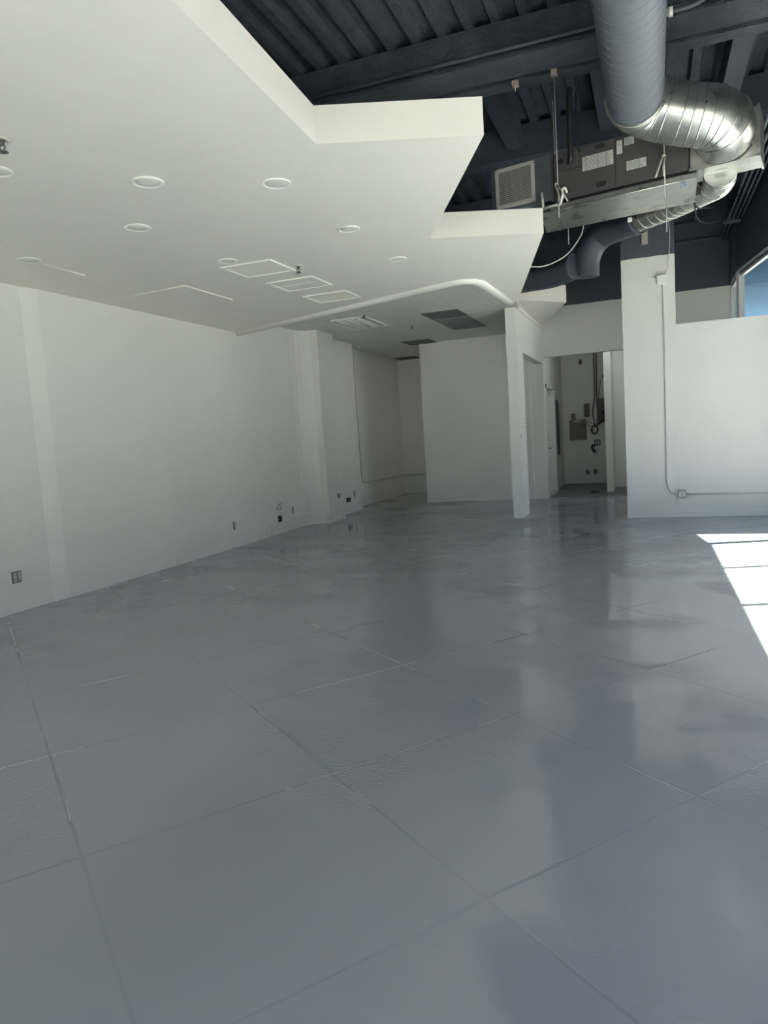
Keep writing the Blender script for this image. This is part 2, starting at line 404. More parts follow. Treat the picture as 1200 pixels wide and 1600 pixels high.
# dropped white ceiling with the saw-tooth edge
soff = [(-6.40,-3.5), (-1.72,-3.5), (-1.72,.75), (-1.95,4.34), (-.95,4.74), (-1.94,6.84), (-.92,7.29), (-1.765,10.75), (-1.915,10.80), (-1.965,9.1), (-2.02,8.90), (-2.16,8.85), (-6.40,10.44)]
st('ceiling_soffit', M_soff, prism, soff, SOFF, 3.735)
st('ceiling_bulkhead', M_soff, prism, [(-2.21,13.06), (-2.14,12.95), (-1.38,13.80), (-2.21,16.44)], 3.90, 4.21)
tb = [(-6.9,10.38), (-2.2,8.82), (-1.95,9.0), (-1.90,10.85), (-2.20,13.05), (-2.21,16.44), (-2.21,19.6), (-6.9,19.6)]
st('ceiling_grid', M_tbar, prism, tb, TBAR, TBAR+.05)
def lip(bm):
    """rounded drywall bead around the recess"""
    p = [(-6.36,10.425,3.50), (-4.2,9.62,3.50), (-2.55,8.99,3.50), (-2.30,8.90,3.50), (-2.13,8.87,3.50), (-2.02,8.95,3.50), (-1.965,9.12,3.50), (-1.95,9.6,3.50), (-1.915,10.85,3.50)]
    p = [Vector(q) for q in p]
    T, N = frames(p); n = len(p); prof = []
    w, h = .072, .05
    cs = [(-w,.31), (-w,0), (-w*.92,-h*.5), (-w*.6,-h*.9), (0,-h), (w*.6,-h*.9), (w*.92,-h*.5), (w,0), (w,.235)]
    rg = []
    for i in range(n):
        s = Vector((T[i].y, -T[i].x, 0)).normalized()
        rg.append([bm.verts.new(p[i]+s*a+Vector((0,0,b))) for a, b in cs])
    for i in range(n-1):
        for k in range(len(cs)-1):
            f_ = bm.faces.new((rg[i][k], rg[i][k+1], rg[i+1][k+1], rg[i+1][k])); f_.smooth = True
    bm.faces.new(rg[0]); bm.faces.new(list(reversed(rg[-1])))
st('trim_3', M_bright, lip)
# upstand closing the recess behind the bead
def upstand(bm):
    pts = [(-1.86,10.86), (-2.13,13.05)]
    prism(bm, [(-1.90,10.85), (-1.86,10.86), (-2.13,13.05), (-2.20,13.05)], 3.78, 4.21)
st('trim_4', M_soff, upstand)

# roof deck and steel
def deck(bm):
    p, d = .30, .085; x = -6.9; prof = []
    while x < 2.1:
        prof += [(x, DECK), (x+.10, DECK), (x+.135, DECK+d), (x+.265, DECK+d)]; x += p
    prof.append((x, DECK))
    prev = None
    for px, pz in prof:
        cur = (bm.verts.new((px,-3.8,pz)), bm.verts.new((px,21.2,pz)))
        if prev: bm.faces.new((prev[0], cur[0], cur[1], prev[1]))
        prev = cur
    box(bm, (-7.0,-3.8,DECK+d+.01), (2.42,21.2,DECK+.2))
st('ceiling', M_dark, deck)
def girder(bm):
    box(bm, (-7,8.17,5.62), (2.3,8.52,DECK)); box(bm, (-7,8.12,5.585), (2.3,8.57,5.62))
st('ceiling_girder', M_dark, girder)
def girder2(bm):
    box(bm, (-7,8.80,5.64), (2.3,8.86,DECK)); box(bm, (-7,8.72,5.60), (2.3,8.92,5.64))
st('ceiling_girder', M_dark, girder2)
for y0 in (10.9, 13.9): st('ceiling_girder', M_darks, box, (-7,y0,5.55), (1.6,y0+.28,DECK))
for x0 in (-1.85, -.55, .95): st('ceiling_joist', M_darks, box, (x0,8.92,5.68), (x0+.22,16.45,DECK))

# ------------------------------------------------------------------ storefront windows
HEAD = 4.33
def window(name, a, b, posts, z0=.12, head=HEAD):
    a, b = Vector((*a,0)), Vector((*b,0)); L = (b-a).length; u = (b-a).normalized()
    bm = bmesh.new(); obox(bm, a, u, (0,-.05,head-.035), (L,.05,head)); obox(bm, a, u, (0,-.05,0), (L,.05,z0)); obox(bm, a, u, (0,-.03,head-.125), (L,.03,head-.085)); obox(bm, a, u, (0,-.02,head-.09), (L,.02,head-.03), 1)
    for s in (.0, L-.045): obox(bm, a, u, (s,-.05,z0), (s+.045,.05,head-.03))
    w = obj(name, bm, [M_alu, M_dgrey], None, 'structure'); w.name = name
    for s in posts:
        bm = bmesh.new(); obox(bm, a, u, (s-.028,-.05,z0), (s+.028,.05,head-.06)); obj('mullion', bm, M_alu, w)
    bm = bmesh.new(); obox(bm, a, u, (.01,-.004,z0), (L-.01,.004,head-.06)); obj('pane', bm, M_glass, w)
    return w
yA = [10.37, 8.75, 7.09, 5.48, 3.87, 2.26, .65, -.96, -2.57]
window('window_1', (2.35,-3.5), (2.35,10.37), [y+3.5 for y in yA])
window('window_2', (2.35,10.40), (1.665,15.28), [.05, 1.95, 4.86])
window('window_3', (1.66,15.33), (1.66,16.43), [.03, 1.06])
window('window_4', (-6.38,-3.52), (2.33,-3.52), [.05, 1.7, 3.4, 5.1, 6.8, 8.6])
def above(bm):
    box(bm, (2.28,-3.6,HEAD), (2.45,10.37,DECK)); obox(bm, (2.35,10.37,0), (1.665-2.35,15.30-10.37), (0,-.09,HEAD), (4.98,.07,DECK)); box(bm, (1.60,15.28,HEAD), (1.75,16.45,DECK))
st('wall_storefront', M_darks, above)
st('wall_front', M_darks, box, (-7.0,-3.62,HEAD), (2.45,-3.45,DECK))

# ------------------------------------------------------------------ outside
st('wall_sky_blocker', mat('sky_blocker_grey', (.22,.22,.22), .9), box, (9.0,-40,-.14), (13,11.2,7.2))  # added unseen block that cuts low skylight entering from the right
o = st('ground_outside', M_plain, box, (-40,-60,-.4), (80,80,-.14))
bm = bmesh.new()
for i in range(66):
    y_ = 11.30+i*.20; box(bm, (max(1.82, 2.55-(y_-10.4)*.14), y_, 4.50), (12, y_+.185, 4.54))
prism(bm, [(2.45,11.30),(12,11.30),(12,24.5),(1.85,24.5),(1.85,15.4)], 4.545, 4.85)
tag(obj('outside_canopy', bm, M_blue), 'blue boarded canopy seen through the upper right window', 'canopy')
bm = bmesh.new(); box(bm, (6,52,-.14), (34,62,9.2)); box(bm, (5.7,51.7,9.2), (34.3,62.3,9.6))
tag(obj('outside_building', bm, M_bldg), 'pale building far off beyond the blue canopy', 'building')

# ------------------------------------------------------------------ ceiling fixtures in the white soffit
def downlight(x, y, label, r=.10):
    t = thing('recessed_light', label, 'recessed light', (x, y, SOFF), 'recessed lights in the white ceiling')
    part('trim_ring', t, M_bright, lathe, (x,y,SOFF), [(r,.001), (r,-.006), (r*.93,-.011), (r*.80,-.008), (r*.76,.001)])
    part('lens', t, M_lens, lathe, (x,y,SOFF), [(r*.77,.002), (r*.76,-.003), (r*.4,-.005), (.001,-.006)])
downlight(-3.26,4.33,'large round recessed light nearest the left foreground of the white ceiling',.112)
downlight(-2.50,4.81,'round recessed light below the first notch of the white ceiling edge',.108)
downlight(-3.99,5.11,'round recessed light midway between the big near light and the perforated vent',.108)
downlight(-2.49,6.12,'round recessed light left of the second notch of the white ceiling edge',.10)
downlight(-5.47,5.36,'faint round recessed light close to the left wall beside the ceiling seam',.108)
downlight(-3.97,6.44,'round recessed light tucked against the near corner of the perforated vent',.10)
downlight(-2.47,7.40,'small far round recessed light nearest the recess edge',.10)
downlight(-3.95,3.69,'round recessed light cut off by the left edge of the photo',.10)

def sprinkler(x, y, z, label, s=1.0, m=None):
    t = thing('sprinkler_head', label, 'sprinkler', (x, y, z), 'ceiling sprinklers')
    part('escutcheon', t, M_grille, lathe, (x,y,z), [(.045*s,.001), (.042*s,-.008), (.018*s,-.012), (.016*s,.001)])
    bm = bmesh.new(); tube(bm, [(x,y,z),(x,y,z-.035*s)], .012*s, 10)
    for sx in (-1,1): tube(bm, [(x+sx*.012*s,y,z-.03*s),(x+sx*.02*s,y,z-.045*s),(x,y,z-.065*s)], .004*s, 6)
    obj('frame', bm, M_dgrey, t)
    bm = bmesh.new(); lathe(bm, (x,y,z-.066*s), [(.028*s,0),(.028*s,-.003),(.004,-.005)], 16); obj('deflector', bm, M_dgrey, t)
sprinkler(-3.47,7.03,SOFF,'dark sprinkler head at the far corner of the perforated vent',1.1)
sprinkler(-3.535,3.36,SOFF,'dark sprinkler head at the left edge of the photo',1.1)
sprinkler(-4.36,13.7,TBAR,'small sprinkler head in the gridded ceiling between light fixture and grey tiles',.9)

def framed(name, label, cat, poly, face, bar=False, w=.03):
    """shallow framed panel under the soffit; poly: 4 corners near-left, far-left.. in order"""
    c = Vector((sum(p[0] for p in poly)/4, sum(p[1] for p in poly)/4, SOFF))
    t = thing(name, label, cat, c)
    P = [Vector((x,y,0)) for x, y in poly]; cc = Vector((c.x,c.y,0))
    Q = [p+(cc-p).normalized()*w*1.4 for p in P]
    bm = bmesh.new()
    for i in range(4):
        j = (i+1) % 4; prism(bm, [(P[i].x,P[i].y),(P[j].x,P[j].y),(Q[j].x,Q[j].y),(Q[i].x,Q[i].y)], SOFF-.014, SOFF+.001)
    obj('frame', bm, M_bright, t)
    bm = bmesh.new(); prism(bm, [(q.x,q.y) for q in Q], SOFF-.006, SOFF+.001); obj('face', bm, face, t)
    if bar:
        a, b = (Q[0]+Q[3])/2, (Q[1]+Q[2])/2
        bm = bmesh.new(); u = (b-a).normalized(); obox(bm, (a.x,a.y,SOFF), u, (0,-.008,-.010), ((b-a).length,.008,0)); obj('center_bar', bm, M_bright, t)
framed('ceiling_vent','square perforated vent, largest and nearest of the three framed ceiling panels','vent',[(-4.18,6.62),(-3.58,6.62),(-3.58,7.18),(-4.18,7.18)],M_perf)
framed('ceiling_panel','plain framed panel with a center bar, middle of the three in a row','ceiling panel',[(-4.15,7.53),(-3.55,7.53),(-3.55,8.08),(-4.15,8.08)],M_soff,True,.02)
framed('ceiling_vent','square perforated vent nearest the rounded recess edge, farthest of the three','vent',[(-4.15,8.48),(-3.55,8.48),(-3.55,9.0),(-4.15,9.0)],M_perf,False,.02)
# large flush hatch by the left wall, hanging slightly open along one side
bm = bmesh.new()
a = [bm.verts.new(p) for p in ((-6.14,7.22,SOFF-.002),(-4.94,7.06,SOFF-.016),(-4.94,8.06,SOFF-.016),(-6.14,8.26,SOFF-.002))]
b = [bm.verts.new(v.co+Vector((0,0,.014))) for v in a]
bm.faces.new(a); bm.faces.new(list(reversed(b)))
for i in range(4): bm.faces.new((a[i], a[(i+1)%4], b[(i+1)%4], b[i]))
tag(obj('access_hatch', bm, M_soff), 'large flush white ceiling hatch beside the left wall', 'hatch')
bm = bmesh.new()
a = [bm.verts.new(p) for p in ((-6.0,5.54,SOFF-.001),(-5.47,5.54,SOFF-.002),(-5.47,6.08,SOFF-.014),(-6.0,6.08,SOFF-.001))]
b = [bm.verts.new((v.co.x,v.co.y,SOFF+.001)) for v in a]
bm.faces.new(a); bm.faces.new(list(reversed(b)))
for i in range(4): bm.faces.new((a[i], a[(i+1)%4], b[(i+1)%4], b[i]))
tag(obj('access_hatch', bm, M_soff), 'smaller white ceiling hatch whose edge shows as a dark seam by a round light', 'hatch')

# ------------------------------------------------------------------ gridded ceiling: light fixture and grey tiles
t = thing('ceiling_light_fixture','unlit louvered fluorescent light fixture in the gridded ceiling','ceiling light',(-5.0,12.5,TBAR))
bm = bmesh.new(); x0, x1, y0, y1 = -5.40, -4.68, 11.98, 13.22
for lo, hi in (((x0,y0),(x0+.04,y1)),((x1-.04,y0),(x1,y1)),((x0,y0),(x1,y0+.04)),((x0,y1-.04),(x1,y1))): box(bm, (*lo,TBAR-.03), (*hi,TBAR+.002))
obj('frame', bm, M_white, t)
part('reflector', t, M_grille, box, (x0+.03,y0+.03,TBAR-.008), (x1-.03,y1-.03,TBAR+.001))
for k in range(3):
    xx = x0+.16+k*.20; part('tube', t, M_bright, tube, [(xx,y0+.06,TBAR-.022),(xx,y1-.06,TBAR-.022)], .018, 10)
for k in range(2):
    xx = x0+.26+k*.20; part('louver', t, M_white, box, (xx-.012,y0+.04,TBAR-.035), (xx+.012,y1-.04,TBAR-.004))
def tile(lo, hi, m, label):
    bm = bmesh.new(); box(bm, (*lo,TBAR-.012), (*hi,TBAR+.002)); tag(obj('ceiling_tile', bm, m), label, 'ceiling tile', 'grey tiles in the gridded ceiling')
tile((-3.80,12.50),(-3.12,13.28),M_grey,'dark grey ceiling tile, nearer half of the adjoining pair')
tile((-3.80,13.36),(-3.12,14.85),M_grey2,'lighter grey ceiling tile, farther half of the adjoining pair')
tile((-5.30,15.75),(-4.64,16.50),M_grey,'narrow dark grey ceiling tile above the left end of the partition wall')
tile((-6.55,18.75),(-5.95,19.35),M_grey,'farthest dark ceiling tile, in the alcove corner behind the partition')

# ------------------------------------------------------------------ devices on the left wall
def outlet(label, c, gang=1, name='wall_outlet', cat='outlet', bare=True, face='X'):
    x, y, z = c; w = .035 if gang == 1 else .062
    t = thing(name, label, cat, c)
    def b3(bm, a0, a1, b0, b1, d0, d1, mi=0):
        if face == 'X': box(bm, (x+d0,y+a0,z+b0), (x+d1,y+a1,z+b1), mi)
        else: box(bm, (x+a0,y-d1,z+b0), (x+a1,y-d0,z+b1), mi)
    bm = bmesh.new(); b3(bm, -w, w, -.062, .062, -.002, .004); obj('wall_box' if bare else 'cover_plate', bm, M_dgrey if bare else M_white, t)
    for g in range(gang):
        o_ = (g-(gang-1)/2)*.055
        bm = bmesh.new()
        if bare: b3(bm, o_-.019, o_+.019, -.052, .052, .004, .016)
        else: b3(bm, o_-.017, o_+.017, -.035, .035, .004, .009)
        r = obj('receptacle', bm, M_white if not bare else M_grille, t)
        for zz in (-.022,.022):
            for yy in (-.007,.007):
                bm = bmesh.new(); b3(bm, o_+yy-.002, o_+yy+.002, zz-.006, zz+.006, .0155 if bare else .0085, .0175 if bare else .0105); obj('slot', bm, M_black, r)
    return t
outlet('double wall outlet without cover plate, leftmost on the left wall',(-6.39,5.62,.38),2)
outlet('single wall outlet without cover plate, low near the corner where the left wall steps back',(-6.345,9.83,.355))
outlet('small open wall outlet right of the loose wires',(-6.40,11.98,.37))
t = thing('open_junction_box','open wall box with scraped paint around it and loose wires hanging out','junction box',(-6.40,11.44,.27))
bm = bmesh.new(); box(bm, (-6.402,11.39,.21), (-6.385,11.51,.33)); obj('wall_box', bm, M_black, t)
bm = bmesh.new(); random.seed(3)
tube(bm, smooth_path([(-6.385,11.45,.30),(-6.36,11.40,.45),(-6.37,11.50,.57),(-6.385,11.66,.56),(-6.385,11.72,.40),(-6.38,11.66,.26),(-6.38,11.55,.17),(-6.385,11.48,.22)],8), .0035, 6)
tube(bm, smooth_path([(-6.38,11.47,.31),(-6.35,11.38,.40),(-6.36,11.34,.52),(-6.38,11.44,.60),(-6.385,11.55,.50)],8), .003, 6)
obj('loose_cable', bm, M_cable, t)
bm = bmesh.new()
for k in range(9):
    y_, z_ = 11.28+random.random()*.28, .44+random.random()*.10
    tube(bm, [(-6.396,y_,z_),(-6.396,y_+.03+.04*random.random(),z_+.05*(random.random()-.4)),(-6.396,y_+.07,z_-.02)], .0035, 5)
obj('scraped_mark', bm, M_dgrey, t)
# round box, black box, switch on the stepped pilasters
t = thing('round_junction_box','small round open wall box on the side of the projecting pilaster','junction box',(-6.04,13.33,.50))
part('ring', t, M_dgrey, lathe, (-6.046,13.33,.50), [(.05,.0),(.05,.02),(.035,.02),(.035,.0)], 20, 'X')
part('hub', t, M_white, lathe, (-6.046,13.33,.50), [(.02,0),(.02,.026),(.005,.028)], 12, 'X')
t = thing('socket_box','dark four-way socket box low behind the projecting pilaster','socket box',(-6.32,14.43,.31))
part('housing', t, M_black, box, (-6.325,14.36,.26), (-6.28,14.52,.355), bevel=.006)
for yy in (14.40, 14.48): part('receptacle', t, M_dgrey, box, (-6.281,yy-.03,.275), (-6.273,yy+.03,.34))
outlet('open wall outlet above and right of the dark socket box',(-6.32,14.83,.41))
t = thing('wall_conduit','thin white conduit running down the rear left wall and along above its baseboard','conduit',(-6.67,16.1,.55))
part('pipe', t, M_cond, tube, smooth_path([(-6.643,16.07,3.40),(-6.643,16.09,2.4),(-6.643,16.12,1.2),(-6.643,16.13,.75),(-6.643,16.18,.61),(-6.645,16.30,.57),(-6.65,16.7,.565),(-6.66,17.32,.565)],6), .013, 8)
part('pipe', t, M_cond, tube, [(-6.665,17.46,.565),(-6.68,19.43,.545)], .013, 8)
part('sleeve', t, M_white, tube, [(-6.628,16.07,3.32),(-6.628,16.06,3.80)], .035, 10)
part('bracket', t, M_white, box, (-6.66,15.98,3.60), (-6.59,16.14,3.63))
outlet('surface-mounted white outlet on the conduit along the rear left wall',(-6.668,17.39,.565),1,'surface_outlet','outlet',False)
for o_ in [o_ for o_ in bpy.data.objects if o_.get('label','').startswith('surface-mounted white')]:
    part('back_box', o_, M_white, box, (-6.70,17.34,.505), (-6.672,17.44,.625)) 
t = thing('rear_wall_conduit','thin white conduit low on the alcove end wall behind the partition','conduit',(-5.9,19.43,.54))
part('pipe', t, M_cond, tube, [(-6.66,19.435,.545),(-5.1,19.435,.55)], .013, 8)
for k, (y_, z_) in enumerate(((14.45,.58),(15.0,.60))): pass
for y_, nm in ((14.2,'left'),(14.85,'middle'),(15.6,'right')):
    bm = bmesh.new(); tube(bm, [(-6.28,y_,TBAR),(-6.28,y_,TBAR-.075)], .014, 10); lathe(bm, (-6.28,y_,TBAR-.006), [(.035,.006),(.035,-.004),(.014,-.008)], 16)
    tag(obj('pipe_stub', bm, M_bright), {'left':'white pipe stub in the gridded ceiling closest to the projecting pilaster','middle':'white pipe stub in the gridded ceiling, middle of three','right':'white pipe stub in the gridded ceiling closest to the wall conduit'}[nm], 'pipe', 'pipe stubs in the gridded ceiling')

# switch on the post; its dark holes are drawn as black discs
t = thing('light_switch','slim light switch on the narrow side of the white post','switch',(-2.21,13.0,1.5))
part('cover_plate', t, M_white, box, (-2.212,13.10,1.44), (-2.204,13.17,1.56), bevel=.002)
part('rocker', t, M_dgrey, box, (-2.205,13.122,1.47), (-2.198,13.148,1.53))
for z_, lab in ((1.66,'lowest'),(1.74,'middle'),(1.82,'topmost')):
    bm = bmesh.new(); lathe(bm, (-2.2105,13.66,z_), [(.015,0),(.015,.004),(.002,.005)], 12, 'X')
    tag(obj('hole_disc', bm, M_black), lab+' of three small dark wall plugs on the side of the white post', 'wall plug', 'wall plugs on the post')

# ------------------------------------------------------------------ devices on the right column and low wall
Yc = 12.69
t = thing('column_conduit','white conduit running down the right column and bending to the low socket box','conduit',(.24,Yc,.4))
part('pipe', t, M_cond, tube, smooth_path([(.255,Yc-.018,3.82),(.262,Yc-.018,2.8),(.258,Yc-.018,1.6),(.255,Yc-.018,.72),(.262,Yc-.018,.56),(.30,Yc-.018,.45),(.36,Yc-.018,.40),(.42,Yc-.018,.39)],8), .0125, 10)
for z_ in (2.6, 3.3): part('strap', t, M_white, box, (.215,Yc-.006,z_-.012), (.30,Yc+.001,z_+.012))
t = thing('low_wall_conduit','white conduit running right along the low wall above the baseboard','conduit',(1.2,Yc,.4))
part('pipe', t, M_cond, tube, [(.54,Yc-.016,.385),(1.95,Yc-.016,.37)], .0125, 10)
t = thing('column_junction_box','white square junction box high on the right column','junction box',(.24,Yc,3.87))
part('housing', t, M_white, box, (.165,Yc-.07,3.80), (.315,Yc,3.95), bevel=.006)
part('cover', t, M_bright, box, (.17,Yc-.078,3.805), (.31,Yc-.068,3.945), bevel=.003)
bm = bmesh.new(); box(bm, (.045,Yc-.008,3.82), (.155,Yc+.001,3.945), bevel=.003)
tag(obj('blank_plate', bm, M_white), 'blank white cover plate left of the column junction box', 'cover plate')
t = thing('surface_outlet','quad surface outlet where the column conduit meets the low wall','outlet',(.48,Yc,.39))
part('housing', t, M_dgrey, box, (.415,Yc-.06,.325), (.545,Yc,.455), bevel=.004)
part('cover_plate', t, M_grille, box, (.42,Yc-.066,.33), (.54,Yc-.058,.45), bevel=.003)
for k in (-1,1):
    r = part('receptacle', t, M_white, box, (.48+k*.03-.017,Yc-.071,.355), (.48+k*.03+.017,Yc-.064,.425))
    for zz in (-.02,.02):
        for xx in (-.006,.006): part('slot', r, M_black, box, (.48+k*.03+xx-.002,Yc-.073,.39+zz-.006), (.48+k*.03+xx+.002,Yc-.0705,.39+zz+.006))
t = thing('wall_bracket_plate','beige oblong box on the dark upper part of the column','wall box',(0,Yc,4.5))
part('housing', t, M_tan, obox, (-.005,Yc-.022,4.47), (1,0), (-.045,-.02,0), (.05,.02,.27), bevel=.006)
part('knockout', t, M_black, lathe, (.0,Yc-.042,4.685), [(.016,0),(.016,-.004),(.002,-.005)], 14, 'Y')

# ------------------------------------------------------------------ hanging air handler
P = Vector((.45,8.42,0)); al = math.radians(12); U = Vector((math.cos(al),-math.sin(al),0))
def hb(bm, lo, hi, mi=0, bevel=0.): obox(bm, P, U, lo, hi, mi, bevel)
t = thing('air_handler','long dark brown-grey air handler hung from the roof above the drain pan','air handler',tuple(P-U*.7+Vector((0,.4,4.2))))
part('casing', t, M_hvac, hb, (-1.45,.012,4.20), (0,.85,4.72), bevel=.004)
part('access_panel', t, M_hvac, hb, (-1.44,0,4.205), (-.755,.014,4.515), bevel=.002)
part('access_panel', t, M_hvac, hb, (-1.14,0,4.52), (-.755,.014,4.715), bevel=.002)
part('access_panel', t, M_hvac, hb, (-.745,0,4.205), (-.005,.014,4.715), bevel=.002)
part('access_panel', t, M_hvac, hb, (-1.44,.003,4.52), (-1.15,.014,4.715), bevel=.002)
def handle(bm, s, z):
    n = 18; pts = []
    for k in range(n):
        a = 2*PI*k/n; pts.append((s+(.03 if math.cos(a) > 0 else -.03)+.024*math.cos(a), z+.024*math.sin(a)))
    v = Vector((-U.y,U.x,0)); f0 = [bm.verts.new(P+U*a+v*(-.002)+Vector((0,0,b))) for a, b in pts]; f1 = [bm.verts.new(P+U*a+v*(-.010)+Vector((0,0,b))) for a, b in pts]
    bm.faces.new(f0); bm.faces.new(f1)
    for k in range(n): bm.faces.new((f0[k], f0[(k+1)%n], f1[(k+1)%n], f1[k]))
for s_, z_ in ((-.91,4.67),(-.91,4.27)): part('handle', t, M_black, handle, s_, z_, label='black oval handle')
V_ = Vector((-U.y,U.x,0))
def plug(bm, s, z, r):
    tube(bm, [P+U*s+V_*.004+Vector((0,0,z)), P+U*s-V_*.012+Vector((0,0,z))], r, 16)
for s_, z_, r_ in ((-1.25,4.68,.026),(-1.28,4.28,.022),(-1.36,4.62,.03)): part('port', t, M_black, plug, s_, z_, r_)
def decal(bm, s0, s1, z0, z1, rows, seed, cuts=()):
    random.seed(seed)
    hb(bm, (s0,-.004,z0), (s1,.001,z1), 0)
    n = rows; h = (z1-z0)/(n+1)
    for k in range(n):
        zz = z0+h*(k+.75); a = s0+.012
        while a < s1-.02:
            w = .012+random.random()*.045
            if a+w > s1-.01: break
            hb(bm, (a,-.0052,zz), (a+w,-.003,zz+h*.38), 1); a += w+.008
    for c in cuts: hb(bm, (c-.003,-.0056,z0), (c+.003,-.003,z1), 1)
for s0, s1, z0, z1, rows, sd, cuts in ((-1.11,-.77,4.45,4.60,11,1,(-1.07,-.94,-.845)), (-.73,-.672,4.535,4.675,9,2,()), (-.648,-.545,4.605,4.685,7,3,()), (-.63,-.425,4.34,4.435,8,4,(-.50,))):
    part('label_sticker', t, [M_label, M_print], decal, s0, s1, z0, z1, rows, sd, cuts, label='white printed sticker with fine lines')
bm = bmesh.new()
def pv(s, v, z): return P+U*s+V_*v+Vector((0,0,z))
tube(bm, smooth_path([pv(-1.22,-.05,5.35),pv(-1.22,-.06,4.9),pv(-1.22,-.06,4.66),pv(-1.23,-.05,4.60),pv(-1.25,.0,4.58)],6), .032, 12)
tube(bm, smooth_path([pv(-1.15,-.03,5.3),pv(-1.15,-.03,4.75),pv(-1.145,-.02,4.69),pv(-1.14,.005,4.68)],6), .011, 8)
obj('pipe', bm, M_black, t)

t = thing('return_plenum','dark galvanized plenum box with pale louvered grille left of the air handler','plenum',tuple(pv(-1.85,.4,4.2)))
M_pl = mat('dark_galvanized', (.16,.18,.20), .45, .5, var=.15, vscale=5)
part('box', t, M_pl, hb, (-2.22,.0,4.22), (-1.475,.85,4.73), bevel=.004)
part('flange', t, M_hvac, hb, (-1.475,-.015,4.20), (-1.452,.86,4.735))
def gframe(bm):
    a, b, c, d = -2.16, -1.67, 4.255, 4.715; w = .042
    for lo, hi in (((a,c),(a+w,d)),((b-w,c),(b,d)),((a,c),(b,c+w)),((a,d-w),(b,d))): hb(bm, (lo[0],-.016,lo[1]), (hi[0],0,hi[1]), 0, .002)
g = part('grille_frame', t, M_grille, gframe)
part('grille_back', g, M_black, hb, (-2.12,-.003,4.295), (-1.71,.0,4.675))
def louvers(bm):
    v = Vector((-U.y,U.x,0)); n = 17
    for k in range(n):
        z = 4.300+k*.0218
        q = [pv(-2.12,-.004,z+.017), pv(-1.71,-.004,z+.017), pv(-1.71,-.014,z+.001), pv(-2.12,-.014,z+.001)]
        a_ = [bm.verts.new(x) for x in q]; b_ = [bm.verts.new(x+Vector((0,0,-.003))) for x in q]
        bm.faces.new(a_); bm.faces.new(list(reversed(b_)))
        for i in range(4): bm.faces.new((a_[i], a_[(i+1)%4], b_[(i+1)%4], b_[i]))
part('louvers', g, M_grille, louvers)

# drain pan
t = thing('drain_pan','shallow galvanized drain pan hung beneath the air handler','drain pan',(-.3,9.0,4.1))
A = [(-1.13,8.73),(.53,8.41),(.56,9.33),(-1.18,9.62)]
part('tray', t, M_galv, prism, A, 4.10, 4.112)
def rim(bm):
    for i in range(4):
        p, q = Vector((*A[i],0)), Vector((*A[(i+1)%4],0)); d = (q-p).normalized(); obox(bm, (p.x,p.y,4.10), d, (0,0,.0), ((q-p).length,.004,.055)); 
part('rim', t, M_galv, rim)
part('lip', t, M_galv, tube, [(-1.13,8.728,4.101),(.53,8.408,4.101)], .006, 6)
part('support_rail', t, M_dgrey, hb, (-1.40,.10,4.112), (0.0,.14,4.20))
part('support_rail', t, M_dgrey, hb, (-1.40,.70,4.112), (0.0,.74,4.20))
# overflow pipes standing in the pan
t = thing('drain_trap','white bent drain pipe standing on the left end of the pan','pipe',tuple(pv(-1.33,-.05,4.15)))
part('pipe', t, M_bright, tube, smooth_path([pv(-1.29,-.02,4.26),pv(-1.30,-.06,4.30),pv(-1.325,-.07,4.29),pv(-1.33,-.07,4.22),pv(-1.355,-.06,4.155),pv(-1.39,-.02,4.15)],8), .013, 10)
part('collar', t, M_bright, tube, [pv(-1.33,-.07,4.20),pv(-1.33,-.07,4.25)], .016, 10)
bm = bmesh.new(); tube(bm, [pv(-1.565,-.05,4.14),pv(-1.58,-.05,4.32)], .016, 10); tube(bm, [pv(-1.565,-.05,4.14),pv(-1.40,-.04,4.15)], .014, 10)
tag(obj('drain_pipe', bm, M_grille), 'short pale vertical drain pipe in front of the plenum', 'pipe')

# supply box at the right end
t = thing('supply_box','galvanized supply box at the right end of the air handler','duct box',tuple(pv(.33,.25,4.18)))
part('box', t, M_galv, hb, (.01,.0,4.185), (.64,.46,4.65), bevel=.003)
part('flange', t, M_galv, hb, (.0,-.012,4.17), (.655,.0,4.20)); part('flange', t, M_galv, hb, (.635,-.012,4.17), (.66,.47,4.66)); part('handle', t, M_bright, hb, (.22,.20,4.172), (.34,.215,4.186))

# big painted spiral duct
bm = bmesh.new(); spiral_duct(bm, [(-.115,-3.3,4.74), (-.075,5,4.74), (-.055,7.72,4.74)], .262, .135, 48, .0045)
tag(obj('spiral_duct', bm, M_duct, smooth=False), 'large grey painted spiral duct overhead running toward the air handler', 'duct')
t = thing('duct_elbow','shiny galvanized spiral elbow linking the big grey duct to the supply box','duct',(.3,8.0,4.5))
path = smooth_path([(-.055,7.66,4.74),(-.03,7.80,4.735),(.10,7.93,4.695),(.36,7.98,4.60),(.56,8.01,4.55),(.67,8.05,4.52),(.75,8.15,4.48),(.78,8.34,4.44)],10)
bm = bmesh.new(); tube(bm, path, .285, 48); obj('body', bm, M_galv, t)
for i in (2, 12, 20, 25, 30, 34, 38, 43, 47, 52, 58):
    if i < len(path)-1:
        bm = bmesh.new(); ring(bm, path[i], path[i+1]-path[i-1], .287, .0065, 48); obj('seam_ring', bm, M_galv, t)

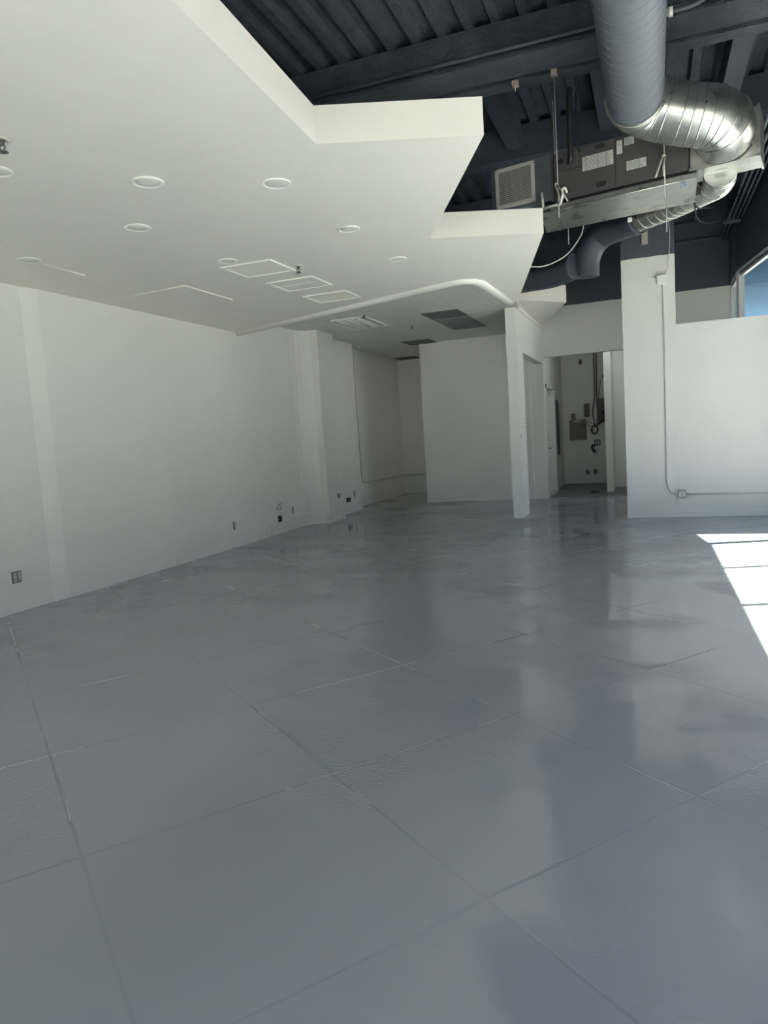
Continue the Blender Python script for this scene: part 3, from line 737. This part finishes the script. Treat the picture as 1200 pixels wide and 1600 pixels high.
# lower duct: bare part behind the pan, painted elbow
bm = bmesh.new(); spiral_duct(bm, smooth_path([(.77,8.66,4.20),(.77,9.0,4.19),(.69,9.5,4.28),(.55,10.0,4.355),(.304,10.5,4.405),(-.058,10.9,4.425)],8), .165, .16, 36, .006)
tag(obj('lower_spiral_duct', bm, M_galv), 'bare galvanized spiral duct passing behind the drain pan', 'duct')
bm = bmesh.new(); tube(bm, smooth_path([(-.058,10.9,4.425),(-.52,11.3,4.42),(-.70,11.4,4.33),(-.80,11.42,4.18),(-.84,11.44,4.02),(-.85,11.45,3.84)],8), .20, 36)
tag(obj('painted_duct_elbow', bm, M_ductd), 'dark painted duct elbow turning down beneath the air handler', 'duct')
bm = bmesh.new(); tube(bm, smooth_path([(-.98,11.25,3.98),(-1.35,11.5,3.95),(-1.8,11.85,4.0),(-2.4,12.5,4.1)],8), .19, 28)
tag(obj('rear_duct_run', bm, M_ductd), 'dark painted duct running left behind the white ceiling edge', 'duct')

# threaded hanger rods
def rod(label, x, y, z0, z1, clamp=True, r=.006, name='hanger_rod', m=None):
    t = thing(name, label, 'hanger rod', (x,y,z0), 'rods hanging the air handler')
    part('rod', t, m or M_steel, tube, [(x,y,z0),(x,y,z1)], r, 8)
    if clamp:
        part('beam_clamp', t, M_rust, box, (x-.035,y-.02,z1-.03), (x+.035,y+.06,z1+.03), bevel=.006)
    return t
q = pv(-1.385,-.045,0)
r1 = rod('long steel hanger rod with rusty clamp before the left end of the air handler', q.x, q.y, 4.00, 5.585)
def tongs(bm, p, dx, L=.15):
    for s in (-1, 1):
        a = p+Vector((s*.012,0,.0)); tube(bm, [a, a+Vector((dx+s*.012,0,-L*.55)), a+Vector((dx*1.5+s*.03,0,-L))], .009, 8)
    tube(bm, [p+Vector((-.018,0,.01)), p+Vector((.018,0,.01))], .012, 8)
part('gripper', r1, M_grille, tongs, Vector((q.x-.02,q.y-.015,4.36)), .055, .20)
q = pv(-.233,-.045,0)
r2 = rod('steel hanger rod in front of the right end of the air handler', q.x, q.y, 3.96, 5.585)
part('gripper', r2, M_grille, tongs, Vector((q.x-.005,q.y-.015,4.37)), -.03, .20)
rod('thin rod dangling below the drain pan near the column', .225, 8.50, 3.62, 4.10, False, .004)
rod('short thin rod below the left part of the drain pan', -.90, 9.55, 3.90, 4.10, False, .005)
rod('rusty clamp with short rod left of the long hanger rod', -1.36, 8.72, 5.50, 5.585)
rod('rear hanger rod behind the left part of the air handler', -1.02, 9.42, 4.72, 5.60, False)

# pipes along the girder
bm = bmesh.new(); tube(bm, [(-6.3,8.62,5.64),(2.2,8.62,5.64)], .038, 14)
tag(obj('ceiling_pipe', bm, M_ductd), 'smooth dark pipe along the underside of the near girder', 'pipe')
bm = bmesh.new(); tube(bm, [(-6.3,8.08,5.66),(2.2,8.08,5.66)], .022, 12)
tag(obj('ceiling_pipe', bm, M_ductd), 'thin dark pipe along the front face of the near girder', 'pipe')
t = thing('conduit_fitting','pale conduit fitting on the girder right of the big grey duct','conduit',(.2,8.1,5.6))
part('body', t, M_tan, tube, [(.0,8.05,5.61),(.27,8.05,5.60)], .035, 12)
part('coupling', t, M_bright, tube, [(.27,8.05,5.60),(.31,8.05,5.60)], .045, 12)
part('pipe', t, M_dcond, tube, smooth_path([(.31,8.05,5.60),(.5,8.05,5.61),(.66,8.05,5.68),(.78,8.06,5.8)],6), .02, 10)

# cables
bm = bmesh.new(); tube(bm, smooth_path([(-.77,10.3,4.30),(-.80,10.2,4.15),(-.895,10.05,3.97),(-.99,9.93,3.85),(-1.127,9.8,3.757),(-1.25,9.7,3.71),(-1.36,9.6,3.70),(-1.7,9.5,3.745)],8), .008, 8)
tag(obj('white_cable', bm, M_cable), 'white cable sagging from the drain pan to the white ceiling edge', 'cable')
bm = bmesh.new(); tube(bm, smooth_path([(.37,12.675,5.4),(.36,12.675,4.9),(.375,12.675,4.55),(.36,12.675,4.3),(.335,12.675,4.08),(.30,12.675,3.95)],8), .005, 6)
tag(obj('white_wire', bm, M_cable), 'thin white wire running down the dark column to the junction box', 'wire')
bm = bmesh.new(); tube(bm, smooth_path([(.52,9.25,4.12),(.60,9.6,4.10),(.694,10.2,4.25),(.90,11.2,4.50),(1.092,12,4.785),(1.456,13.4,5.2)],8), .009, 8)
tag(obj('dark_cable', bm, M_hang), 'dark cable sagging from the pan to the conduit bundle, upper of two', 'cable', )
bm = bmesh.new(); tube(bm, smooth_path([(.55,9.3,4.11),(.62,10.2,4.16),(.76,11.0,4.26),(1.002,12.0,4.50),(1.20,12.6,4.72),(1.36,13.1,5.05)],8), .009, 8)
tag(obj('dark_cable', bm, M_hang), 'dark cable hanging in a deep loop below the conduit bundle, lower of two', 'cable')
random.seed(5)
bm = bmesh.new()
for k in range(4):
    c = Vector((.40,8.45,4.07)); pts = [c+Vector(((random.random()-.5)*.07,(random.random()-.5)*.05,(random.random()-.5)*.06)) for _ in range(6)]
    tube(bm, smooth_path(pts,5), .004, 5)
tag(obj('wire_tie', bm, mat('blue_grey_wire', (.35,.38,.55), .4)), 'knot of bluish wire under the right corner of the drain pan', 'wire')
bm = bmesh.new(); box(bm, (-.19,9.50,4.05), (-.14,9.54,4.095), bevel=.004)
tag(obj('white_clip', bm, M_bright), 'small white clip under the middle of the drain pan', 'clip')

# conduit bundle at the right
for k, (dx, lab) in enumerate(((0,'leftmost'),(.075,'second from left'),(.15,'third from left'),(.22,'rightmost'))):
    bm = bmesh.new(); tube(bm, [(1.44+dx,9.9,5.2),(1.44+dx,16.44,5.2)], .021 if k < 2 else .016, 10)
    tag(obj('ceiling_conduit', bm, M_dcond), 'dark conduit in the bundle at the upper right, '+lab+' of four', 'conduit', 'bundle of dark conduits')
bm = bmesh.new(); box(bm, (1.36,14.9,5.13), (1.86,14.95,5.175)); tag(obj('strut_channel', bm, M_dcond), 'dark strut crossing under the conduit bundle', 'strut')
bm = bmesh.new(); tube(bm, [(.45,16.40,5.24),(1.62,16.40,5.25)], .035, 10); tag(obj('wall_pipe', bm, M_dcond), 'dark pipe along the far upper wall, lower of two', 'pipe')
bm = bmesh.new(); tube(bm, [(.45,16.40,5.60),(.95,16.40,5.62)], .035, 10); tag(obj('wall_pipe', bm, M_dcond), 'short dark pipe high on the far upper wall behind the column', 'pipe')

# ------------------------------------------------------------------ back hall
d = st('door_1', M_white, box, (-2.50,17.40,0), (-2.455,18.82,2.60))
def dframe(bm):
    box(bm, (-2.56,17.32,0), (-2.27,17.40,2.66)); box(bm, (-2.56,18.82,0), (-2.27,18.90,2.66)); box(bm, (-2.56,17.32,2.58), (-2.27,18.90,2.66))
part('frame', d, M_bright, dframe)
part('handle', d, M_dgrey, tube, smooth_path([(-2.455,18.72,1.1),(-2.40,18.72,1.1),(-2.39,18.66,1.1)],5), .014, 8)
part('handle', d, M_dgrey, lathe, (-2.455,18.72,1.32), [(.03,0),(.03,.02),(.005,.022)], 14, 'X')
bm = bmesh.new(); box(bm, (-2.302,19.25,.88), (-2.27,19.70,2.34), bevel=.006)
t = tag(obj('wall_cabinet', bm, M_dgrey), 'narrow tall dark panel on the hall wall past the door', 'wall panel')
part('door_panel', t, M_hvac, box, (-2.272,19.30,.94), (-2.262,19.65,2.28))
YB = 20.8
t = thing('telephone_board','wide taupe board with a white label strip on the hall back wall','board',(-1.88,YB,1.5))
part('board', t, M_brown, box, (-2.12,YB-.03,1.23), (-1.65,YB,1.80)); part('label_strip', t, M_label, box, (-1.98,YB-.034,1.725), (-1.80,YB-.029,1.785)); part('terminal_block', t, M_dgrey, box, (-1.79,YB-.06,1.60), (-1.68,YB-.028,1.66))
def hbox(name, lo, hi, dpt, m, label, cat, sub=None):
    t = thing(name, label, cat, ((lo[0]+hi[0])/2, YB, lo[1]))
    part('housing', t, m, box, (lo[0],YB-dpt,lo[1]), (hi[0],YB,hi[1]), bevel=.004)
    if sub:
        for s in sub: part(s[0], t, s[3], box, (s[1][0],YB-dpt-.008,s[1][1]), (s[2][0],YB-dpt+.001,s[2][1]))
    return t
hbox('small_control_box',(-2.07,1.80),(-1.94,1.98),.05,M_brown,'small taupe box standing on the left top of the board','box',[('cover',(-2.06,1.81),(-1.95,1.97),M_brown)])
hbox('meter_box',(-1.70,1.86),(-1.55,2.23),.10,M_brown,'brown-grey meter box above the right end of the board','meter box',[('cover',(-1.69,1.95),(-1.56,2.2),M_dgrey),('knob',(-1.66,1.88),(-1.6,1.92),M_black)])
hbox('breaker_panel',(-1.33,1.70),(-1.0,2.35),.12,M_dgrey,'large dark breaker panel partly hidden by the hall post','electrical panel',[('door',(-1.31,1.74),(-1.01,2.32),M_hvac),('paper_note',(-1.23,1.93),(-1.10,1.985),M_bright)])
hbox('switch_plate',(-1.46,1.05),(-1.29,1.21),.02,M_dgrey,'two-gang dark plate below the tangled cables','switch',[('switch',(-1.44,1.08),(-1.385,1.18),M_grille),('switch',(-1.365,1.08),(-1.31,1.18),M_grille)])
hbox('hall_outlet',(-1.705,.245),(-1.62,.38),.012,M_dgrey,'left of two low outlets on the hall back wall','outlet',[('receptacle',(-1.685,.26),(-1.64,.365),M_brown)])
hbox('hall_outlet',(-1.49,.245),(-1.405,.38),.012,M_dgrey,'right of two low outlets on the hall back wall','outlet',[('receptacle',(-1.47,.26),(-1.425,.365),M_brown)])
hbox('alarm_sounder',(-1.80,3.33),(-1.72,3.46),.05,M_dgrey,'small dark sounder high on the hall back wall','alarm',[('grille',(-1.79,3.34),(-1.73,3.42),M_black)])
bm = bmesh.new(); tube(bm, smooth_path([(-1.44,YB-.02,1.04),(-1.50,YB-.05,1.06),(-1.51,YB-.06,.98),(-1.45,YB-.05,.88),(-1.42,YB-.05,.86)],6), .03, 10)
tag(obj('coiled_strap', bm, M_black), 'black strap hanging below the two-gang plate', 'strap')
random.seed(11)
bm = bmesh.new()
for k in range(7):
    c = Vector((-1.43,YB-.08,1.50)); pts = []
    for j in range(8):
        a = 2*PI*j/7+k*.7; pts.append(c+Vector(((.06+.05*random.random())*math.cos(a), -.04*random.random(), (.08+.06*random.random())*math.sin(a))))
    tube(bm, smooth_path(pts,5), .006, 6)
for k in range(6):
    tube(bm, smooth_path([(-1.40+.01*k,YB-.08,1.55+.01*k),(-1.30,YB-.10,1.64+.012*k),(-1.18,YB-.15,1.70+.01*k),(-1.03,YB-.15,1.73+.01*k)],5), .007, 6)
tube(bm, smooth_path([(-1.38,YB-.08,1.6),(-1.58,YB-.06,1.72),(-1.62,YB-.06,1.66),(-1.55,YB-.06,1.60),(-1.40,YB-.06,1.58)],6), .007, 6)
tag(obj('cable_tangle', bm, M_dcable), 'tangle of dark cables bunched beside the breaker panel', 'cables')
for k, (xx, lab) in enumerate(((-1.40,'left of the pair'),(-1.34,'right of the pair'))):
    bm = bmesh.new(); tube(bm, smooth_path([(xx,YB-.03,4.39),(xx,YB-.03,3.2),(xx-.01,YB-.03,2.4),(xx-.07*(1-k),YB-.05,2.0),(xx-.02,YB-.05,1.62)],6), .017, 8)
    tag(obj('hall_conduit', bm, M_dgrey), 'dark conduit rising up the hall back wall, '+lab, 'conduit', 'conduits on the hall back wall')
bm = bmesh.new(); tube(bm, smooth_path([(-1.17,YB-.02,2.95),(-1.26,YB-.03,2.7),(-1.31,YB-.03,2.35)],6), .008, 6); lathe(bm, (-1.17,YB-.02,2.95), [(.025,0),(.025,-.02),(.004,-.022)], 10, 'Y')
tag(obj('hall_cable', bm, M_dcable), 'thin dark cable with a hook slanting down to the hall conduits', 'cable')
bm = bmesh.new(); box(bm, (-1.36,17.66,0), (-1.16,17.78,.04), bevel=.01)
tag(obj('floor_rag', bm, M_black), 'dark scrap lying on the hall floor by the post', 'scrap')

# ------------------------------------------------------------------ light
w = bpy.data.worlds.new('sky'); scene.world = w; w.use_nodes = True; nt = w.node_tree
sky = nt.nodes.new('ShaderNodeTexSky'); sky.sky_type = 'NISHITA'; sky.sun_disc = False
sun_dir = Vector((-.40,-.12,-1)).normalized()
sky.sun_elevation = math.asin(-sun_dir.z); sky.sun_rotation = math.atan2(-sun_dir.x, -sun_dir.y); sky.air_density = 1.0; sky.dust_density = 2.5; sky.ozone_density = 1.0
bg = nt.nodes['Background']; bg.inputs[1].default_value = .26; nt.links.new(sky.outputs[0], bg.inputs[0])
sl = bpy.data.lights.new('sun','SUN'); sl.energy = 24.0; sl.angle = math.radians(.55); sl.color = (1,.965,.88)
so = bpy.data.objects.new('sun', sl); COL.objects.link(so); so.rotation_euler = sun_dir.to_track_quat('-Z','Y').to_euler(); so.location = (8,4,14)
hl = bpy.data.lights.new('hall_fill_light','AREA'); hl.shape = 'RECTANGLE'; hl.size = 1.0; hl.size_y = 1.0; hl.energy = 8; hl.color = (.9,.95,1)
ho = bpy.data.objects.new('hall_fill_light', hl); COL.objects.link(ho); ho.location = (-.55,17.35,4.36)  # added fill out of view, brightens the dim hall
al_ = bpy.data.lights.new('alcove_fill_light','AREA'); al_.shape = 'RECTANGLE'; al_.size = 1.0; al_.size_y = .6; al_.energy = 3; al_.color = (1,.99,.96)
ao = bpy.data.objects.new('alcove_fill_light', al_); COL.objects.link(ao); ao.location = (-4.0,18.0,3.78)  # invented fill hidden behind the partition, lifts the dark alcove
def portal(c, tgt, sx, sy):
    l = bpy.data.lights.new('sky_portal','AREA'); l.shape = 'RECTANGLE'; l.size = sx; l.size_y = sy; l.cycles.is_portal = True
    p = bpy.data.objects.new('sky_portal', l); COL.objects.link(p); p.location = c; p.rotation_euler = (Vector(tgt)-Vector(c)).to_track_quat('-Z','Z').to_euler()
portal((2.5,3.4,2.2),(0,3.4,2.2),13.9,4.4)
portal((-2,-3.65,2.2),(-2,0,2.2),8.9,4.4)

scene.view_settings.view_transform = 'Standard'; scene.view_settings.look = 'None'; scene.view_settings.gamma = 1; scene.view_settings.use_curve_mapping = False
scene.view_settings.exposure = 1.16
cy_ = scene.cycles; cy_.use_denoising = True; cy_.max_bounces = 14; cy_.diffuse_bounces = 12; cy_.glossy_bounces = 4; cy_.transparent_max_bounces = 12; cy_.caustics_reflective = False; cy_.caustics_refractive = False
cy_.sample_clamp_indirect = 12
